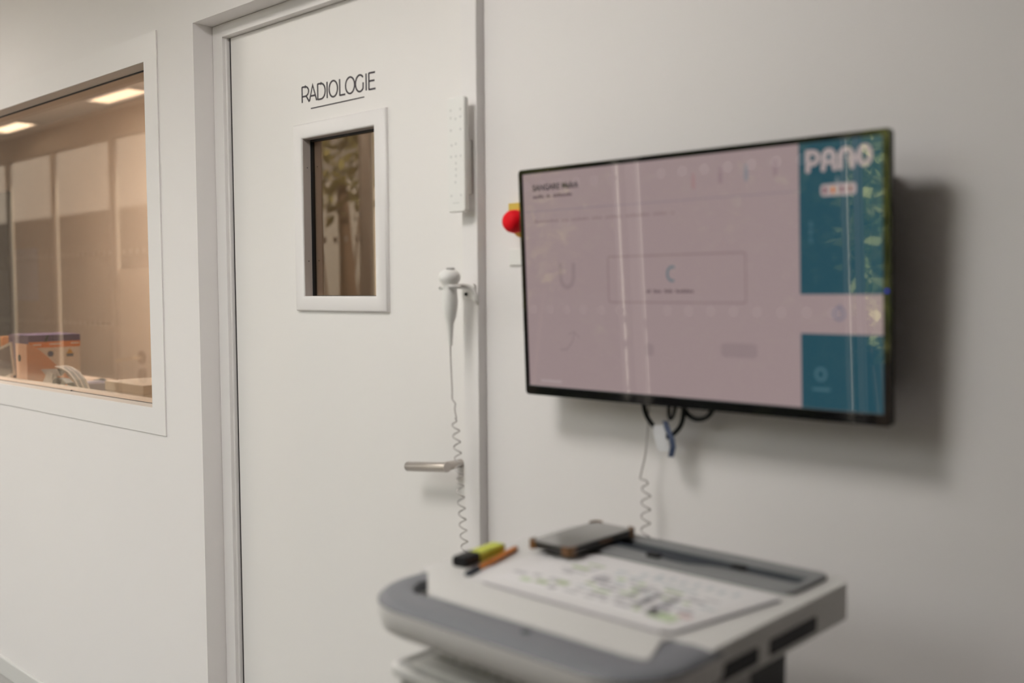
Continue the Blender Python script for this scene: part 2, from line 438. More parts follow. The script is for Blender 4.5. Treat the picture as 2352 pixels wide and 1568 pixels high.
# outdoors
ground_m = mat('pale_paving', (0.10, 0.095, 0.085), 0.9, noise=0.15, nscale=6)
struct(MB().box(-22, 14, -14, -0.34, FLOOR-0.15, FLOOR-0.02).build('ground', ground_m), 'pale paving outside the glazed front')
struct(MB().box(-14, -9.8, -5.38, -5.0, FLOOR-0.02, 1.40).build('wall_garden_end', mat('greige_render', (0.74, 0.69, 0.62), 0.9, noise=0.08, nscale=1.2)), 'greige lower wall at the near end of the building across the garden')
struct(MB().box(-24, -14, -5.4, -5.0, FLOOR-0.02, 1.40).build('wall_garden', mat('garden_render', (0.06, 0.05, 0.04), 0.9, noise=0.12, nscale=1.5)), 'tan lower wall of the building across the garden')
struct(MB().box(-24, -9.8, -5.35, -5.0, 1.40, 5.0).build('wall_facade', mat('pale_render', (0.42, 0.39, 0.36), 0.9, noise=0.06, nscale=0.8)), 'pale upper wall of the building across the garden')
struct(MB().box(-7.2, 14, -3.75, -3.55, FLOOR-0.02, 0.95).build('wall_hedge_backing', mat('dark_hedge_backing', (0.035, 0.035, 0.025), 0.9, noise=0.2, nscale=4)), 'dark backing wall added behind the hedge to hide the bright sky')  # added dark wall that keeps sky from showing through the hedge
struct(MB().box(-4.6, 14, -5.0, -0.34, FLOOR-0.02, FLOOR-0.005).build('ground_soil', mat('dark_soil', (0.05, 0.04, 0.03), 0.95, noise=0.3, nscale=20)), 'dark planted soil outside')
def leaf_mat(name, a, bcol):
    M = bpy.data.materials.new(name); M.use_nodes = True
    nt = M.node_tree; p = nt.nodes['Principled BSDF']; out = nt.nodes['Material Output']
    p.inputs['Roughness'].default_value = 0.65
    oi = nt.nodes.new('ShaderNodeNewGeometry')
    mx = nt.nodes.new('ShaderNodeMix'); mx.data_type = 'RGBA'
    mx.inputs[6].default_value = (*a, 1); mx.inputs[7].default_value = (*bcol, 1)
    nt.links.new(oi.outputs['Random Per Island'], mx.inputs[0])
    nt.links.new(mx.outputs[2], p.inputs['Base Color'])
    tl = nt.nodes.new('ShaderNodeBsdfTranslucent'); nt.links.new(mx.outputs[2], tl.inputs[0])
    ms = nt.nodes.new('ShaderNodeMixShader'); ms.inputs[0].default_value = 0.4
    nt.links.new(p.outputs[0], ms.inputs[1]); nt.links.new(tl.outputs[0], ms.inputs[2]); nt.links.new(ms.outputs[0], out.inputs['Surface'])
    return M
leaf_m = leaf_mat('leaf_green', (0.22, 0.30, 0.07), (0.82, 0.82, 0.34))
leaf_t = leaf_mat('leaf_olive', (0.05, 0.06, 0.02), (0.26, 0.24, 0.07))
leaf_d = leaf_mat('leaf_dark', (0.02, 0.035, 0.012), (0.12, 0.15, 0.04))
bark_m = mat('bark', (0.10, 0.07, 0.05), 0.9, noise=0.2)
def shrub(x, y, hx, hy, z0, z1, n, size, lm, label, grp=None):
    t = thing('shrub', label, 'shrub', (x, y, FLOOR), grp)
    st = MB()
    for k in range(6):
        a = random.uniform(0, 2*PI); q = (x+hx*0.6*math.cos(a), y+hy*0.6*math.sin(a), random.uniform(z0, z1))
        st.tube([(x+0.03*math.cos(a), y+0.03*math.sin(a), FLOOR-0.02), (x*0.6+q[0]*0.4, y*0.6+q[1]*0.4, FLOOR*0.5+q[2]*0.5), q], [0.016, 0.011, 0.004], 6)
    st.build('stem', bark_m, t)
    f = MB()
    for k in range(n):
        while True:
            a = [random.uniform(-1, 1) for _ in range(3)]
            if a[0]**2+a[1]**2+a[2]**4 < 1: break
        c = Vector((x+hx*a[0], y+hy*a[1], (z0+z1)/2+(z1-z0)/2*a[2]))
        dirv = Vector((random.gauss(0, 1), random.gauss(0, 1), random.gauss(-.2, .7))).normalized()
        sd = dirv.cross(Vector((random.gauss(0, 1), random.gauss(0, 1), random.gauss(0, 1)))).normalized()
        nn = dirv.cross(sd); l = size*random.uniform(.7, 1.3); ww = l*random.uniform(.18, .28)
        f.add([c, c+dirv*l*.45+sd*ww+nn*ww*.3, c+dirv*l, c+dirv*l*.45-sd*ww+nn*ww*.3], [(0, 1, 2), (0, 2, 3)])
    f.build('foliage', lm, t, kind='stuff')
    return t
shrub(-1.40, -0.62, 0.11, 0.20, -0.42, 0.70, 800, 0.085, leaf_m, 'yellow green shrub close outside the glazing, sharp in the television reflection')
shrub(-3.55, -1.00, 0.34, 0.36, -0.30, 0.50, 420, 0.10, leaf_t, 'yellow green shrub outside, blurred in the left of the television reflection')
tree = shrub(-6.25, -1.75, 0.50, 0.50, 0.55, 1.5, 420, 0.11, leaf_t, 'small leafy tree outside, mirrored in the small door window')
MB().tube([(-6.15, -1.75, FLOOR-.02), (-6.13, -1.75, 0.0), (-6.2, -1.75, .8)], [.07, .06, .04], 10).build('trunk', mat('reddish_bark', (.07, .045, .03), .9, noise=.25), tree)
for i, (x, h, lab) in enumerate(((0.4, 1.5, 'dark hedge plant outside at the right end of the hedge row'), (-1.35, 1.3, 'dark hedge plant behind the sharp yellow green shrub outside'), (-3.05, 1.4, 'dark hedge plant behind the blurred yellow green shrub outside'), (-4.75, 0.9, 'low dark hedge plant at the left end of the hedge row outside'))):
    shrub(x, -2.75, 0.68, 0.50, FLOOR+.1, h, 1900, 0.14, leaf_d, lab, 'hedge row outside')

# dark door and posted sheet on the back wall of the control room
dd = struct(bpy.data.objects.new('door_2', None), 'dark grey door in the back wall of the control room'); C.objects.link(dd)
dd.location = (-8.65, 3.04, FLOOR+EYE)
cab_m = mat('dark_grey_laminate', (0.035, 0.042, 0.048), 0.5, noise=0.04)
MB().box(-9.10, -8.235, 3.012, 3.05, FLOOR+0.006, 0.785).build('door_leaf', cab_m, dd, bevel=0.003)
for zz in (.18, -.33): MB().box(-9.05, -8.26, 3.008, 3.012, zz-.012, zz+.012).build('groove', black_m, dd)
MB().tube([(-8.32, 3.012, -.40), (-8.32, 2.96, -.40), (-8.45, 2.955, -.40)], .010, 10).build('door_handle', steel_m, dd)
nt_ = MB().box(-8.225, -7.765, 3.0475, 3.05, -.072, .328)
tag(nt_.build('notice_sheet', mat('notice_paper', (0.62, 0.56, 0.55), .8, noise=.03)), 'pale sheet pinned on the control room wall right of the dark door', 'notice')

# ------------------------------------------------------------------ ceiling panels
panel_em = mat('panel_diffuser', (0.9, 0.88, 0.82), 0.6, emit=(1.0, 0.87, 0.68), estr=PANEL_L, noise=0.005)
first = None
for k, x in enumerate((-6.05, -7.75, -4.35, -2.65, 2.45, -9.45)):
    lab = {2: 'third ceiling light panel of the row from the far left end, above the viewing window', 3: 'ceiling light panel of the row above the radiology door', 4: 'last ceiling light panel of the row at the far right end', 5: 'ceiling light panel of the row at the far left end of the corridor', 0: 'ceiling light panel mirrored large at the top right of the viewing window',
           1: 'ceiling light panel mirrored at the top left of the viewing window'}.get(k, 'warm white corridor ceiling light panel in the row overhead')
    t = thing('ceiling_light', lab, 'light', (x, -0.03, CEIL), 'corridor ceiling panels')
    if first is None:
        MB().ring(rrect(x-.30, x+.30, -.12, .06, .004, 2), rrect(x-.28, x+.28, -.10, .04, .004, 2), CEIL-0.02, CEIL).build('frame', white_plastic, t)
        MB().box(x-.28, x+.28, -.10, .04, CEIL-.012, CEIL-.006).build('diffuser', panel_em, t)
        first = t
    else:
        for ch in first.children: copy_obj(ch, t)
t = thing('ceiling_light', 'square white ceiling light panel above the corridor in front of the television', 'light', (-1.40, 0.16, CEIL))
MB().ring(rrect(-1.71, -1.09, -.15, .47, .004, 2), rrect(-1.69, -1.11, -.13, .45, .004, 2), CEIL-0.02, CEIL).build('frame', white_plastic, t)
MB().box(-1.69, -1.11, -.13, .45, CEIL-.012, CEIL-.006).build('diffuser', mat('key_diffuser', (0.9, 0.88, 0.82), 0.6, emit=(1.0, 0.965, 0.92), estr=22.0, noise=.005), t)
t = thing('ceiling_light', 'unseen square ceiling panel added to brighten the wall left of the radiology door', 'light', (-4.0, 0.30, CEIL))  # added fill panel, lifts the left and upper-left wall
MB().ring(rrect(-4.31, -3.69, -.01, .61, .004, 2), rrect(-4.29, -3.71, .01, .59, .004, 2), CEIL-0.02, CEIL).build('frame', white_plastic, t)
MB().box(-4.29, -3.71, .01, .59, CEIL-.012, CEIL-.006).build('diffuser', mat('left_fill_diffuser', (0.9, 0.88, 0.82), 0.6, emit=(1.0, 0.93, 0.84), estr=13.5, noise=.005), t)
t = thing('ceiling_light', 'unseen ceiling panel added to light the control room and its desk', 'light', (-5.0, 1.95, CEIL))  # added panel, lights the room behind the viewing window
MB().ring(rrect(-5.8, -4.2, 1.80, 2.10, .004, 2), rrect(-5.78, -4.22, 1.82, 2.08, .004, 2), CEIL-0.02, CEIL).build('frame', white_plastic, t)
MB().box(-5.78, -4.22, 1.82, 2.08, CEIL-.012, CEIL-.006).build('diffuser', mat('room_fill_diffuser', (0.9, 0.88, 0.82), 0.6, emit=(1.0, 0.97, 0.93), estr=43.0, noise=.005), t)

t = thing('ceiling_light', 'unseen dim ceiling panel added to light the examination room behind the radiology door', 'light', (-1.5, 2.3, CEIL))  # added weak panel, lifts the view through the door pane
MB().ring(rrect(-1.8, -1.2, 2.15, 2.45, .004, 2), rrect(-1.78, -1.22, 2.17, 2.43, .004, 2), CEIL-0.02, CEIL).build('frame', white_plastic, t)
MB().box(-1.78, -1.22, 2.17, 2.43, CEIL-.012, CEIL-.006).build('diffuser', mat('dim_fill_diffuser', (0.9, 0.88, 0.82), 0.6, emit=(1.0, 0.92, 0.82), estr=9.0, noise=.005), t)

# ------------------------------------------------------------------ television
th = R(2.514)
tc = Vector((-0.9121, 1.3710, 0.0090))
tn = Vector((0, -math.cos(th), -math.sin(th))); tu = Vector((0, -math.sin(th), math.cos(th)))
def TV(p):                                     # (u right, w out of the screen, v up) -> room
    return tc + Vector((p[0], 0, 0)) + tu*p[2] + tn*p[1]
tv = thing('television', 'black framed wall television tilted forward showing a pale and teal screen', 'television', (-0.9121, 1.40, 0.0))
fr = MB(TV)
fr.ring(rrect(-.3483, .3485, -.2085, .208, .007), rrect(-.3405, .3365, -.1908, .1992, .001), -.012, 0.0, 'y')
fr.build('bezel', black_gloss, tv, bevel=0.0008)
MB(TV).box(-.3400, .3390, -.028, -.012, -.2000, .2000).build('back_shell', black_m, tv, bevel=0.003)
MB(TV).box(-.315, .309, -.072, -.026, -.180, .172).build('back_housing', black_m, tv, bevel=0.006)  # hidden housing, enlarged to block light and deepen the shadow alongside
mo = MB().box(-1.05, -.78, 1.440, TW, -.13, .13)
mo.build('wall_mount', black_m, tv, bevel=0.003)
MB(TV).lathe([(0.0022, 0), (0.0022, 0.0008)], (0.3425, 0.0, -0.0166), 'y', 10).build('power_light', mat('blue_led', (0.0, 0.0, 0.02), .4, emit=(0.0, 0.02, 0.6), estr=1.0, noise=.01), tv, label='small blue power light')
scr_mats = {}
def smat(name, rgb, k=1.0):
    if name not in scr_mats:
        c = lin(rgb)
        M = mat('screen_'+name, (0.003, 0.003, 0.003), 0.03, spec=0.9, emit=tuple(x*k for x in c), estr=1.0)
        scr_mats[name] = M
    return scr_mats[name]
PALE = smat('pale', (148, 130, 130)); TEAL = smat('teal', (36, 72, 84))
scr = MB(TV).box(-.3405, .3365, -.012, -.004, -.1908, .1992).build('screen', PALE, tv)
def spart(name, mb, m_): return mb.build(name, m_, scr)
def quad(u0, u1, v0, v1, d=0.0005):
    return MB(TV).box(u0, u1, -.004, -.004+d, v0, v1)
spart('sidebar_panel', quad(.2100, .3365, -.0215, .1992), TEAL)
spart('sidebar_panel', quad(.2105, .3365, -.1908, -.0795), TEAL)
LOGO = smat('logo', (158, 144, 142))
d0, d1 = -.0035, -.0029
PW = 0.0076
def sl(x0, x1, z0, z1, pts): return [(x0+(x1-x0)*u, z0+(z1-z0)*v) for u, v in pts]
P1 = MB(TV); P1.stroke(sl(.2245, .2405, .1590, .1855, [(0, 0), (0, 1)]+arc(.35, .68, .65, .32, 90, -90, 12)+[(0, .36)]), PW, d0, d1, round_ends=True)
spart('letter_p', P1, LOGO)
A1 = MB(TV); A1.stroke(sl(.2482, .2655, .1595, .1855, [(0, 0), (.08, .55)]+arc(.5, .68, .42, .32, 170, 10, 12)+[(.92, .55), (1, 0)]), PW, d0, d1, round_ends=True); A1.stroke(sl(.2482, .2655, .1595, .1855, [(.1, .36), (.9, .36)]), PW*.8, d0, d1)
spart('letter_a', A1, LOGO)
N1 = MB(TV); N1.stroke(sl(.2740, .2915, .1600, .1850, [(0, 0), (0, .62)]+arc(.5, .62, .5, .38, 180, 0, 14)+[(1, .62), (1, 0)]), PW, d0, d1, round_ends=True)
spart('letter_n', N1, LOGO)
O1 = MB(TV); O1.stroke(sl(.3020, .3180, .1620, .1865, arc(.5, .5, .5, .5, 0, 360, 28)), PW, d0, d1)
spart('letter_o', O1, LOGO)
spart('tooth_badge', MB(TV).prism(rrect(.2440, .2975, .1205, .1378, .005), d0, d1, 'y'), LOGO)
spart('badge_pointer', MB(TV).prism([(.2655, .1378), (.2735, .1378), (.2705, .1480), (.2685, .1480)], d0, d1, 'y'), smat('pointer', (96, 108, 112)))
for cx, c in ((.2505, 'wine'), (.2630, 'orange'), (.2765, 'wine'), (.2890, 'wine')):
    mk = MB(TV); mk.prism(rrect(cx-.0024, cx+.0024, .1245, .1335, .002), -.0029, -.0025, 'y')
    spart('tooth_icon', mk, smat(c, {'wine': (110, 62, 76), 'orange': (178, 92, 20)}[c]))
ring_m = smat('slate', (112, 108, 122))
spart('drop_icon', MB(TV).stroke(sl(.2625, .2785, -.0585, -.0370, arc(.5, .42, .5, .42, 60, 390+30, 22)+[(.5, 1.0)]), .0032, d0, d1, closed=True), ring_m)
spart('drop_pin', MB(TV).prism([(.2685, -.052), (.2725, -.052), (.2705, -.043)], d0, d1, 'y'), ring_m)
fade = smat('faded', (66, 98, 108))
spart('gear_icon', MB(TV).stroke(arc(.2413, -.1395, .0075, .0085, 0, 360, 20), .004, d0, d1, ), fade)
spart('gear_caption', MB(TV).prism(rrect(.228, .256, -.1640, -.1600, .0015), d0, d1, 'y'), fade)
for v in (.0813, .070, .058): spart('menu_mark', MB(TV).prism(rrect(.2255, .2305, v-.004, v+.004, .001), d0, d1, 'y'), smat('menu', (60, 92, 102)))
spart('header_rule', quad(-.3405, .2100, .1300, .1318), smat('rule', (132, 118, 124)))
dk = smat('text_dark', (40, 36, 40)); md = smat('text_mid', (92, 76, 80)); lt = smat('text_light', (132, 113, 114))
def text_mesh(s, size, name, m_, u, v, bold=0.0):
    cu = bpy.data.curves.new('tmp', 'FONT'); cu.body = s; cu.size = size; cu.offset = bold; cu.extrude = 0.0
    to = bpy.data.objects.new('tmp', cu); C.objects.link(to)
    dg = bpy.context.evaluated_depsgraph_get()
    me = bpy.data.meshes.new_from_object(to.evaluated_get(dg))
    mb = MB(TV); mb.v = [(u+p.co.x, -.0031, v+p.co.y) for p in me.vertices]; mb.f = [tuple(f.vertices) for f in me.polygons]
    C.objects.unlink(to); bpy.data.objects.remove(to); bpy.data.curves.remove(cu); bpy.data.meshes.remove(me)
    return spart(name, mb, m_)
text_mesh('SANGARE Malick', 0.0148, 'name_text', dk, -.3165, .1680, 0.0004)
def words(name, u0, v, h, lens, gap, m_):
    """line too blurred to read: one broken bar of letter-sized strokes per word"""
    mb = MB(TV); u = u0
    for ln in lens:
        e = u+ln
        while u < e:
            cw = random.uniform(.0028, .0044); hh = h*random.choice((.7, .7, 1.0))
            mb.box(u, min(u+cw*.72, e), -.0035, -.0031, v, v+hh); u += cw
        u = e+gap
    return spart(name, mb, m_)
words('subtitle_text', -.3160, .1540, .0062, (.026, .010, .044), .006, md)
words('message_text', -.3147, .1095, .0058, (.058, .016, .040, .022, .036, .050, .028, .006), .007, lt)
words('dialog_text', -.0677, -.0185, .0055, (.008, .016, .016, .034), .006, md)
spart('dialog_frame', MB(TV).ring(rrect(-.1491, .1211, -.0362, .0452, .005), rrect(-.1462, .1182, -.0330, .0420, .003), d0, d1, 'y'), smat('frame', (134, 115, 116)))
spart('loading_arc', MB(TV).stroke(arc(-.0160, .0125, .0095, .0115, 60, 290, 22), .0042, d0, d1), smat('arc', (96, 108, 114)))
for (cu_, cv_, c) in ((.0282, .160, 'pinkish'), (.0777, .1649, 'mauve'), (.1228, .1659, 'bluish'), (.1719, .1682, 'mauve')):
    body = MB(TV); body.prism(rrect(cu_-.0032, cu_+.0032, cv_-.013, cv_+.006, .002), d0, d1, 'y'); body.prism(arc(cu_, cv_+.0095, .003, .003, 0, 330, 11), d0, d1, 'y')
    spart('patient_icon', body, smat(c, {'pinkish': (148, 120, 120), 'mauve': (136, 116, 120), 'bluish': (124, 122, 128)}[c]))
soft = smat('soft_grey', (138, 121, 122))
spart('jaw_icon', MB(TV).stroke([(-.2560, .035)]+arc(-.2406, .012, .0150, .020, 190, 350, 12)+[(-.2250, .035)], .009, d0, d1), soft)
spart('arrow_icon', MB(TV).stroke([(-.262, -.122), (-.245, -.120), (-.232, -.105), (-.228, -.090)], .0035, d0, d1).stroke([(-.242, -.093), (-.228, -.088), (-.216, -.100)], .003, d0, d1), soft)
spart('tooth_icon', MB(TV).prism(rrect(-.074, -.056, -.125, -.104, .006), d0, d1, 'y'), soft)
spart('jaw_icon', MB(TV).prism(rrect(.073, .138, -.121, -.098, .008), d0, d1, 'y'), soft)
spart('footer_tab', quad(-.3122, -.262, -.1840, -.1785), smat('tab', (158, 142, 142)))

# cables and tag under the television
def smooth_path(pts, n=8):
    P = [Vector(p) for p in pts]; out = []
    for i in range(len(P)-1):
        p0 = P[max(i-1, 0)]; p1 = P[i]; p2 = P[i+1]; p3 = P[min(i+2, len(P)-1)]
        for k in range(n):
            t_ = k/n
            out.append(0.5*((2*p1)+(-p0+p2)*t_+(2*p0-5*p1+4*p2-p3)*t_**2+(-p0+3*p1-3*p2+p3)*t_**3))
    out.append(P[-1]); return out
cb = MB().tube(smooth_path([(-1.020, 1.418, -.165), (-1.016, 1.42, -.215), (-.998, 1.42, -.240), (-.972, 1.418, -.257), (-.950, 1.418, -.246), (-.936, 1.418, -.222), (-.932, 1.418, -.165)]), .0042, 10)
tag(cb.build('power_cable', black_m, smooth=60), 'black cable looping low under the television, carrying the white and blue tag', 'cable')
cb = MB().tube(smooth_path([(-.945, 1.424, -.165), (-.938, 1.424, -.205), (-.918, 1.424, -.2215), (-.893, 1.424, -.217), (-.878, 1.424, -.195), (-.875, 1.424, -.165)]), .0042, 10)
tag(cb.build('video_cable', black_m, smooth=60), 'shorter black cable loop under the television, right of the tagged one', 'cable')
ct = MB().tube(smooth_path([(-.962, 1.416, -.170), (-.963, 1.416, -.212), (-.958, 1.413, -.224), (-.950, 1.413, -.212), (-.944, 1.416, -.170)]), .0032, 8)
tag(ct.build('cable_tie', black_m, smooth=60), 'black tie tail hanging just under the television edge', 'cable tie')
tg = thing('cable_tag', 'white and blue folded tag wrapped on the looping black cable', 'tag', (-.965, 1.41, -.25))
tag_w = mat('tag_white', (.72, .72, .74), .5, noise=.02); tag_b = mat('tag_blue', (.06, .085, .16), .5, noise=.05)
def ribbon(path, wv, th_=.0012):
    mb = MB(); P = [Vector(p) for p in path]
    for i in range(len(P)-1):
        a, b_ = P[i], P[i+1]; wv_ = Vector(wv); t_ = (b_-a).normalized().cross(wv_).normalized()*th_
        mb.add([a-wv_, a+wv_, b_+wv_, b_-wv_, a-wv_+t_, a+wv_+t_, b_+wv_+t_, b_-wv_+t_],
               [(0, 3, 2, 1), (4, 5, 6, 7), (0, 1, 5, 4), (1, 2, 6, 5), (2, 3, 7, 6), (3, 0, 4, 7)])
    return mb
ribbon([(-.978, 1.408, -.236), (-.976, 1.407, -.252), (-.970, 1.406, -.268), (-.964, 1.406, -.280)], (.009, .004, .001)).build('white_tab', tag_w, tg)
ribbon([(-.966, 1.410, -.228), (-.960, 1.408, -.242), (-.951, 1.407, -.256), (-.948, 1.407, -.270), (-.953, 1.408, -.288)], (.0045, .002, .0)).build('blue_tab', tag_b, tg)

def coil_path(a, b_, r, pitch, n=14, squash=0.8):
    a = Vector(a); b_ = Vector(b_); Ln = (b_-a).length; turns = Ln/pitch; N = int(turns*n)
    out = []
    for i in range(N+1):
        t_ = i/N; p = a.lerp(b_, t_); an = 2*PI*turns*t_; k = min(1, i/6)
        out.append((p.x+r*k*math.cos(an)-0, p.y+r*k*squash*math.sin(an), p.z))
    return out
cord_m = mat('cord_grey', (0.50, 0.47, 0.46), 0.5, noise=.02)
cpts = smooth_path([(-1.010, 1.425, -.17), (-1.012, 1.425, -.23), (-1.018, 1.425, -.29), (-1.027, 1.425, -.325), (-1.030, 1.425, -.338)]) + coil_path((-1.016, 1.425, -.340), (-1.034, 1.425, -1.10), .0085, .0245)
tag(MB().tube(cpts, .0016, 6).build('coiled_cord', cord_m, smooth=60), 'thin pale coiled cord hanging on the wall under the television', 'cord')

# emergency stop beside the television
es = thing('emergency_stop', 'red mushroom emergency stop on yellow plate, half behind the television edge', 'button', (-1.33, TW, .13))
yel = mat('yellow_plastic', (.62, .44, .06), .5, noise=.02); org = mat('amber_plastic', (.72, .36, .02), .5, noise=.02)
MB().box(-1.367, -1.30, TW-.012, TW, .1475, .1680).build('label_plate', yel, es, bevel=.001)
MB().lathe([(.030, 0), (.030, -.020), (.026, -.022)], (-1.322, TW, .128), 'y', 24).build('collar', org, es, smooth=40)
MB().lathe([(.012, -.018), (.012, -.028), (.0215, -.030), (.0228, -.038), (.0215, -.048), (.0165, -.056), (.008, -.0595)], (-1.326, TW, .129), 'y', 28).build('push_button', mat('red_plastic', (.78, .001, .010), .6, spec=.2, noise=.01), es, smooth=50)
MB().box(-1.374, -1.31, TW-.004, TW, .045, .078).build('blank_plate', white_plastic, es, bevel=.001)

# ------------------------------------------------------------------ remote control on its holder, hand switch on its hook
rm = thing('remote_control', 'long white remote control in a wall holder on the door frame', 'remote control', (-1.475, 1.42, .27))
MB().prism(rrect(-1.4985, -1.4475, .1545, .3865, .007), 1.4065, 1.4185, 'y').build('casing', white_plastic, rm, bevel=.003, seg=3)
hold = MB(); hold.box(-1.4760, -1.4560, 1.4185, JF, .1900, .3020)
hold.build('wall_holder', white_plastic, rm, bevel=.003)
MB().box(-1.4640, -1.4520, 1.4200, 1.4225, .1900, .3020).build('holder_lip', white_plastic, rm, bevel=.001)
btn_m = mat('remote_button', (.66, .655, .64), .5, noise=.02)
b0 = None
for (u, v) in ([(-.014, .09), (.014, .09), (-.014, .075), (0, .072), (.014, .075), (-.014, .05), (.014, .05), (-.012, .02), (0, .022)] + [(x_, y_) for y_ in (-.003,) for x_ in (-.014, 0, .014)] + [(0, -.017), (0, -.029), (0, -.042), (-.002, -.055), (-.014, -.082), (.014, -.082)]):
    p = (-1.4730+u, 1.4066, .2700+v)
    if b0 is None:
        b0 = MB().lathe([(.0027, 0), (.0027, -.0008)], p, 'y', 12).build('button', btn_m, rm); bp0 = p
    else:
        o = copy_obj(b0, rm); o.location = Vector(p)-Vector(bp0)
MB().prism(rrect(-1.4830, -1.4640, .1720, .1742, .001), 1.4060, 1.4066, 'y').build('brand_strip', btn_m, rm)

hs = thing('hand_switch', 'white exposure hand switch with button head hanging in its hook on the door frame', 'switch', (-1.475, 1.385, 0))
hx, hy = -1.4700, 1.383
MB().lathe([(.0045, -.116), (.0055, -.100), (.0075, -.070), (.0125, -.058), (.0155, -.040), (.0165, -.025), (.0150, -.008), (.0145, .004), (.017, .010), (.0215, .016), (.0225, .024), (.0205, .031), (.013, .037), (.004, .039)], (hx, hy, 0), 'z', 24).build('grip', white_plastic, hs, smooth=60)
MB().lathe([(.009, .036), (.009, .0405), (.007, .042)], (hx+.003, hy, 0), 'z', 16).build('push_button', mat('grey_button', (.35, .34, .33), .5, noise=.02), hs, smooth=40)
cp = smooth_path([(hx, hy, -.112), (hx+.001, hy, -.150), (hx+.004, hy, -.205), (hx+.004, hy, -.2230), (hx+.0105, hy, -.2300), (hx+.0130, hy, -.2330), (hx+.0115, hy, -.245), (hx+.016, hy, -.262)]) + coil_path((hx+.012, hy, -.263), (hx+.062, hy+.005, -.86), .0080, .0225)
MB().tube(cp, .0015, 6).build('coiled_lead', cord_m, hs, smooth=60)
hk = thing('switch_hook', 'white curved hook on the door frame holding the hand switch', 'hook', (-1.46, 1.42, 0))
hkb = MB()
hkb.tube(smooth_path([(-1.4465, 1.433, -.026), (-1.4480, 1.431, -.012), (-1.4540, 1.425, .0005), (-1.4640, 1.415, .0040), (-1.4740, 1.405, .0040), (-1.4480, 1.392, .001)][:5]), .0055, 10)
ringp = [(hx+.0195*math.cos(R(a)), hy+.0195*math.sin(R(a)), .0035-.0035*(1-math.cos(R(a-90)))/2) for a in range(70, 250, 12)]
hkb.tube(ringp, .0042, 8)
hkb.tube([(hx+.0195*math.cos(R(a)), hy+.0195*math.sin(R(a)), .0035) for a in range(70, -61, -12)], .0042, 8)
hkb.build('cradle_arm', white_plastic, hk, smooth=60)
MB().prism(rrect(-1.4840, -1.4480, -.024, .010, .006), 1.430, JF, 'y').build('back_plate', white_plastic, hk, bevel=.001)
MB().lathe([(.0035, 0), (.0035, -.003)], (-1.4700, 1.430, -.012), 'y', 12).build('screw', black_m, hk)

# ------------------------------------------------------------------ medical trolley
tr = thing('medical_trolley', 'white and grey wheeled medical trolley with front grip, under the television', 'trolley', (-.82, 1.08, FLOOR))
TZ = -.40
def arcpts(cx, cy, r, a0, a1, n=6): return [(cx+r*math.cos(R(a0+(a1-a0)*k/n)), cy+r*math.sin(R(a0+(a1-a0)*k/n))) for k in range(n+1)]
poly = arcpts(-1.042, 1.270, .025, 180, 90) + arcpts(-.603, 1.268, .025, 90, 0) + [(-.578, .936)] + arcpts(-.632, .936, .001, 90, 180, 2) + [(-.638, .925), (-.616, .870)] + arcpts(-.622, .869, .007, 0, -90, 4) + [(-.958, .862), (-.968, .866), (-1.020, .912), (-1.034, .926), (-1.058, .934), (-1.0625, .990)]
poly = poly[::-1]
MB().prism(poly, TZ-.050, TZ, 'z').build('top_board', cool_white, tr, bevel=.005, seg=3)
# front grip: rounded section swept round the front
prof = [(-.0300, -.4025), (-.010, -.4005), (.012, -.4010), (.024, -.4035), (.0295, -.4075), (.0305, -.414), (.0290, -.428), (.0230, -.442), (.010, -.450), (-.010, -.452), (-.0300, -.450)]
# stations: outer point, inward normal, section width (narrow at the arms, wide along the front)
st_ = [(-1.055, .950, 1, 0, .036), (-1.055, .925, 1, 0, .036)]
for k in range(15):
    a = 90*k/14; st_.append((-.955-.100*math.cos(R(a)), .900-.100*math.sin(R(a)), math.cos(R(a)), math.sin(R(a)), .036+.026*(a/90)**1.3))
for k in range(1, 10):
    st_.append((-.955+.300*k/10, .800, 0, 1, .062))
for k in range(13):
    a = 90*k/12; st_.append((-.655+.083*math.sin(R(a)), .883-.083*math.cos(R(a)), -math.sin(R(a)), math.cos(R(a)), .062-.012*(a/90)))
st_ += [(-.572, .930, -1, 0, .050), (-.572, .950, -1, 0, .050)]
for nm_, pf_, mt_, lb_ in (('grip_handle', prof[:5]+[(.0295, -.4150), (-.0300, -.4180)], grey_plastic, 'grey rounded front grip'), ('grip_underside', [(-.0300, -.4182), (.0290, -.4152)]+[(.0310, -.4080)]+prof[5:], mat('grip_light_grey', (.68, .665, .66), .5, noise=.02), 'paler underside of the grip')):
  gr = MB(); vs = []; fs = []; npf = len(pf_)
  for (x, y, nx, ny, w_) in st_:
      for (a_, z_) in pf_:
          q = (.0305-a_)/.0605*w_
          vs.append((x+nx*q, y+ny*q, z_))
  for i in range(len(st_)-1):
      for k in range(npf): fs.append((i*npf+k, i*npf+(k+1) % npf, (i+1)*npf+(k+1) % npf, (i+1)*npf+k))
  fs += [tuple(range(npf)), tuple((len(st_)-1)*npf+k for k in range(npf))]
  gr.add(vs, fs); gr.build(nm_, mt_, tr, smooth=50, label=lb_)
MB().box(-1.030, -.960, .848, .945, TZ-.048, TZ-.034).build('grip_recess', navy, tr)
MB().box(-.668, -.600, .850, .945, TZ-.048, TZ-.003).build('grip_recess', grey_plastic, tr)
MB().lathe([(.0065, 0), (.0065, .0014)], (-.771, .842, -.4012), 'z', 14).build('lock_button', navy, tr)
# side slots: flat black insets, the shade of the recesses put into colour
for (y0, y1) in ((1.062, 1.184), (.915, 1.036)):
    MB().prism(rrect(y0, y1, TZ-.0430, TZ-.0225, .004, 3), -.5785, -.5774, 'x').build('side_slot', black_m, tr)
